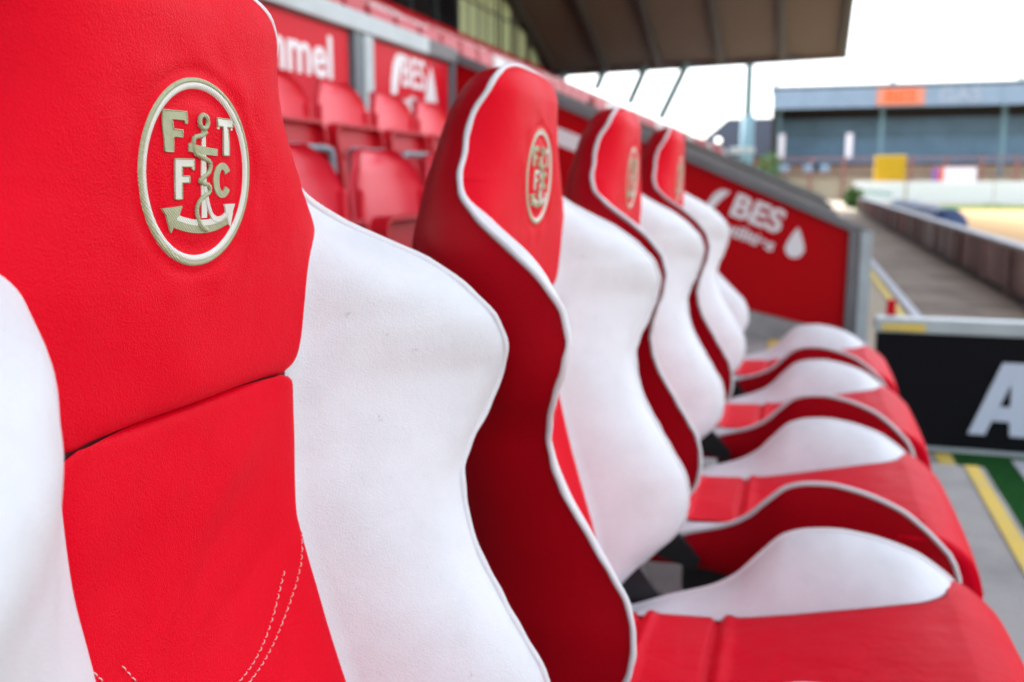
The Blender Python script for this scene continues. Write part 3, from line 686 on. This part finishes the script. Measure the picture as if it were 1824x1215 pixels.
# far stand seating: a blurred mass of several hundred seats
sv = MB(); sw2 = MB()
for r_ in range(3, 14):
    xr = -1.0 - .68 * r_; zr = -.72 + .293 * r_ + ZE + .3
    yr = 6.6
    while yr < 39.4:
        if random.random() < .97 and xr < -2.6:
            t_ = sw2 if (abs(math.sin(yr * .55 + r_ * .8)) > .93 and r_ < 10) else sv
            t_.prism([(xr - .03, zr + .42), (xr + .02, zr + .42), (xr - .03, zr + .8), (xr - .07, zr + .8)], 1, yr, yr + .42)
            t_.prism([(xr + .04, zr + .25), (xr + .12, zr + .28), (xr + .06, zr + .62), (xr, zr + .60)], 1, yr + .03, yr + .39)
        yr += .49
    yr = -1
    while yr < 5.8:
        if r_ >= 3: sv.prism([(xr - .03, zr + .42), (xr + .02, zr + .42), (xr - .03, zr + .8), (xr - .07, zr + .8)], 1, yr, yr + .42)
        yr += .49
o = sv.build('stand_seating', 'stand_seat'); tag(o, 'rows of red seats filling the main stand beyond the barrier', 'seating', kind='stuff')
o = sw2.build('stand_seating', 'stand_seat_white'); tag(o, 'scattered white seats among the red rows of the main stand', 'seating', kind='stuff')

# ------------------------------------------------------------------ black board, perimeter wall, tarpaulin
bb = empty('advertising_board', (.9, 4.2, GL)); tag(bb, 'black board with silver top rail and a big pale letter A on the turf', 'sign')
def kpart(mb_, nm, m): o = mb_.build(nm, m, bb); o.location = (-.9, -4.2, -GL); return o
kpart(MB().box(.32, 1.84, 4.17, 4.23, -1.085 + ZE, -.615 + ZE), 'board', 'black_board')
kpart(MB().box(.31, 1.85, 4.15, 4.25, -.613 + ZE, -.555 + ZE, .006), 'top_rail', 'rail_grey')
kpart(MB().box(.32, 1.84, 4.155, 4.245, -1.10 + ZE, -1.087 + ZE), 'bottom_rail', 'rail_grey')
kpart(MB().box(.335, .50, 4.145, 4.149, -.605 + ZE, -.575 + ZE), 'painted_reflection', 'yellow_paint')  # yellow patch: an orange reflection on the rail, put into the colour
A = [(0, 0), (.30, 0), (.40, .18), (.52, .18), (.52, 0), (.80, 0), (.80, 1), (.42, 1)]
def a_poly(s_, h_, cx, cz_):
    P = lambda a, b: (cx + a * s_, cz_ + b * h_)
    quads = [[(0, 0), (.27, 0), (.62, .72), (.62, 1), (.46, 1)], [(.62, .72), (.62, 1), (.95, 1), (.93, .0), (.66, 0), (.64, .2)], [(.36, .2), (.64, .2), (.635, .40), (.46, .40)]]
    m_ = MB()
    for i_, q in enumerate(quads): m_.prism([P(a, b) for a, b in q], 1, 4.162 - i_ * .0012, 4.1695)
    return m_
kpart(a_poly(.235, .30, .69, -1.02 + ZE), 'letter', 'board_letter')
rp = MB().box(.365, .40, 4.32, 4.36, GL, -.50 + ZE).build('marker_post', 'panel_red'); tag(rp, 'small red post between the end wall and the black board', 'post')

pw = empty('perimeter_wall', (1.95, 18, GL)); tag(pw, 'low pitchside fence of upright boards running away beside the path', 'fence')
yy = 4.3; k = 0
def wpart(mb_, nm, m): o = mb_.build(nm, m, pw); o.location = (-1.95, -18, -GL); return o
while yy < 37:
    wd = random.choice((.32, .45, .6)); m = random.choice(('timber_brown', 'timber_brown', 'timber_pink', 'timber_grey', 'timber_brown'))
    off = random.uniform(-.008, .008)
    wpart(MB().box(1.93 + off, 1.965 + off, yy, yy + wd - .012, GL + .03, -.625 + ZE), 'fence_board', m)
    if k % 3 == 0: wpart(MB().box(1.895, 1.925, yy - .04, yy + .03, GL, -.63 + ZE), 'fence_post', 'timber_brown')
    yy += wd; k += 1
wpart(MB().box(1.90, 2.04, 4.3, 37, -.622 + ZE, -.588 + ZE, .005), 'coping', 'pale_paint')
wpart(MB().box(1.90, 1.928, 4.3, 37, GL, GL + .07), 'plinth', 'black_steel')
rp_ = catmull([(2.45, 18.2, 0), (2.5, 19.5, 0), (2.48, 22, 0), (2.52, 25, 0), (2.5, 28, 0)], 8)
def tr(t): return .30 + .02 * math.sin(t * 19) + .015 * math.sin(t * 47)
o = MB().tube([(p.x, p.y, GL + .31) for p in rp_], tr, 16).build('tarpaulin_roll', 'tarp_blue', None, True); tag(o, 'dark blue rolled tarpaulin lying behind the pitchside fence', 'tarpaulin')

# ------------------------------------------------------------------ end stand behind the goal
es = empty('end_stand', (8, 60, GL)); tag(es, 'low covered end stand with pale fascia and blue-grey back wall', 'stand')
def epart(mb_, nm, m): o = mb_.build(nm, m, es); o.location = (-8, -60, -GL); return o
fz0, fz1 = 4.18 + ZE, 5.28 + ZE
epart(MB().box(-2.0, 40, 60, 60.2, fz0, fz1, .02), 'fascia', 'fascia')
for k in range(24): epart(MB().box(-1.96 + k * 1.75, -1.93 + k * 1.75, 59.97, 59.998, fz0 + .02, fz1 - .02), 'fascia_joint', 'steel_blue')
epart(MB().prism([(60.0, fz1 + .002), (60.0, fz1 + .14), (66.2, fz1 - .3), (66.2, fz1 - .45)], 0, -2.1, 40.1), 'roof', 'clad_dark')
epart(MB().box(-2.0, 40, 59.95, 60.05, fz1 + .15, fz1 + .22), 'gutter', 'steel_blue')
epart(MB().box(-2.0, 40, 65.6, 65.8, GL, fz1 - .6), 'back_wall', 'clad_dark')
yy = -2.0
for k in range(7):
    z_ = 1.1 + ZE + k * .40; epart(MB().box(-1.9, 39.9, 65.45 + .03 * (k % 2), 65.55, z_, z_ + .37), 'cladding_panel', 'clad_blue')
epart(MB().box(-2.0, -1.85, 60.2, 65.5, GL, fz1 - .1), 'side_wall', 'clad_dark')
for x in (-1.6, 4.25, 10.8, 17.4, 24): epart(MB().box(x - .13, x + .13, 61.6, 61.86, GL, fz0 - .002 + .1), 'column', 'steel_blue')
for k in range(6): epart(MB().box(-1.8, 40, 61 + k * .7, 65.4, GL, -.55 + ZE + k * .3), 'terrace_step', 'end_terrace')
for x in np.arange(-1.5, 39, 1.85): epart(MB().box(x - .07, x + .07, 60.4, 60.5, GL, 1.35 + ZE), 'rail_post', 'rust_red')
for z_ in (.35, .8, 1.25): epart(MB().box(-1.7, 39.5, 60.38, 60.44, z_ + ZE, z_ + .09 + ZE), 'crush_rail', 'rust_red')
epart(MB().box(-1.9, 40, 60.6, 60.75, GL, .15 + ZE), 'front_wall', 'end_terrace')
for x in (-1.4, 2.45): epart(MB().box(x - .18, x + .18, 60.8, 61.0, 1.3 + ZE, 2.75 + ZE), 'pale_post', 'hoarding_white')
for x in (-1.2, .55, 1.1): epart(MB().box(x - .6, x + .3, 60.3, 60.36, .55 + ZE, .95 + ZE), 'pale_sign', 'fascia')
for x in (-1.9, 4.6, 11.2): epart(MB().box(x - .12, x + .12, 60.05, 60.3, fz1 + .1, fz1 + .62), 'roof_vent', 'rail_grey')
epart(MB().box(3.76, 6.32, 59.93, 59.965, fz0 + .08, fz1 - .06), 'orange_sign', 'fascia_orange')
def far_text(txt, size, cx, cz_, y_, m, bold, xs=1):
    v, f = text_mesh(txt, size, bold, .01, xs); return epart(MB().add([(a + cx, y_ - c_, b + cz_) for a, b, c_ in v], f), 'lettering', m)
far_text('BES', 1.0, 5.04, (fz0 + fz1) / 2, 59.915, 'orange', .03, 1.15)
far_text('GAS', 1.0, 8.15, (fz0 + fz1) / 2, 59.96, 'far_letter', .02, 1.2)
o = MB().box(7.2, 9.1, 58.6, 58.75, -.15 + ZE, .72 + ZE, .02).build('banner', 'hoarding_white'); tag(o, 'white banner with purple end behind the long white hoardings', 'banner')
MB().box(6.85, 7.195, 58.6, 58.75, -.13 + ZE, .70 + ZE, .02).build('end_panel', 'purple', o); MB().box(7.2, 7.45, 58.585, 58.598, -.13 + ZE, .70 + ZE).build('end_stripe', 'orange', o)
for x in (7.0, 9.0): MB().box(x - .05, x + .05, 58.65, 58.72, GL, -.152 + ZE).build('leg', 'rust_red', o)

# white hoardings behind the goal line, yellow box
hl = ['first white hoarding from the left behind the pitch, with small grey-green lettering', 'long white hoarding right of the yellow box, nearest to it', 'long white hoarding at the right edge of the picture', 'white hoarding past the right edge of the pitch view']
for k, (xa, xb) in enumerate(((2.25, 4.48), (4.58, 8.2), (8.25, 12.2))):
    e = empty('hoarding', ((xa + xb) / 2, 48, GL)); tag(e, hl[k], 'hoarding', 'white hoardings along the goal line')
    hw = (xb - xa) / 2
    MB().box(-hw, hw, -.03, .03, .10, 1.06, .03).build('panel', 'hoarding_white', e)
    for q in (-hw + .2, hw - .2): MB().box(q - .05, q + .05, .032, .12, 0, 1.0).build('leg', 'post_grey', e)
    if k == 0:
        for j in range(7): MB().box(-.55 + j * .17, -.55 + j * .17 + .11, -.036, -.031, .52 - .02 * j, .66 - .02 * j + .05 * (j % 2)).build('mark', 'hoarding_text', e)
e = empty('yellow_box', (3.83, 48.6, GL)); tag(e, 'square yellow box standing behind the white hoardings', 'box')
MB().box(-.68, .68, -.25, .25, 1.06, 2.27, .05).build('panel', 'yellow_box', e); 
for q in (-.5, .5): MB().box(q - .05, q + .05, -.05, .05, 0, 1.058).build('leg', 'post_grey', e)

# mast, house, lamp, shrubs
ma = empty('floodlight_mast', (-2.6, 46, GL)); tag(ma, 'blue-grey steel mast rising behind the end of the main stand roof', 'mast')
MB().tube([(0, 0, 0), (0, 0, 4.05)], .30, 16).build('lower_pole', 'steel_blue', ma, True)
MB().tube([(0, 0, 4.05), (0, 0, 18)], .185, 14).build('upper_pole', 'steel_blue', ma, True)
MB().box(-.75, .35, -.3, .3, 2.35, 2.62, .03).build('collar_box', 'rail_grey', ma)
MB().box(-1.4, 1.4, -.15, .15, 17.6, 19.4, .05).build('lamp_frame', 'post_grey', ma)
ho = empty('house', (-4, 72, GL)); tag(ho, 'brick house with dark slate roof behind the end stand', 'house')
MB().box(-4.2, 6, 0, 8, 0, 2.75).build('wall', 'brick', ho)
MB().add([(-4.6, -.4, 2.75), (6.3, -.4, 2.75), (6.3, 8.4, 2.75), (-4.6, 8.4, 2.75), (-1.75, 3.9, 5.75), (5, 3.9, 5.75)], [(0, 1, 5, 4), (1, 2, 5), (2, 3, 4, 5), (3, 0, 4), (3, 2, 1, 0)]).build('roof', 'slate', ho)
MB().box(3.2, 3.9, 3.6, 4.3, 5.3, 6.1).build('chimney', 'brick', ho)
la = empty('street_lamp', (-4.65, 55, GL)); tag(la, 'small lit round lamp on a post in front of the slate roof', 'lamp')
MB().tube([(0, 0, 0), (0, 0, 3.15)], .06, 8).build('pole', 'post_grey', la, True)
b_ = bmesh.new(); bmesh.ops.create_uvsphere(b_, u_segments=14, v_segments=8, radius=.17, matrix=Matrix.Translation((0, 0, 3.3))); MB().bm(b_).build('globe', 'lamp_glow', la, True)
def shrub(loc, r_, h_, lab, n=420):
    e = empty('shrub', loc); tag(e, lab, 'shrub', 'shrubs by the end stand')
    m_ = MB(); rnd = random.Random(int(loc[0] * 100))
    for k in range(n):
        while True:
            p = Vector((rnd.uniform(-1, 1), rnd.uniform(-1, 1), rnd.uniform(-1, 1)))
            if p.length < 1: break
        p = Vector((p.x * r_, p.y * r_, h_ * .55 + p.z * h_ * .5)); a = Vector((rnd.uniform(-1, 1), rnd.uniform(-1, 1), rnd.uniform(-1, 1))).normalized(); b2_ = a.orthogonal().normalized(); s_ = .14
        m_.add([p, p + a * s_ + b2_ * s_ * .5, p + a * s_ * 2, p + a * s_ - b2_ * s_ * .5], [(0, 1, 2, 3)])
    m_.build('foliage', 'leaf', e); MB().tube([(0, 0, 0), (0, 0, h_ * .6)], .05, 6).build('stem', 'timber_brown', e)
shrub((-2.0, 58.5, GL), .75, 2.7, 'green shrub at the left corner of the end stand')
shrub((2.0, 42, GL), .32, .7, 'small green shrub at the far end of the pitchside fence')
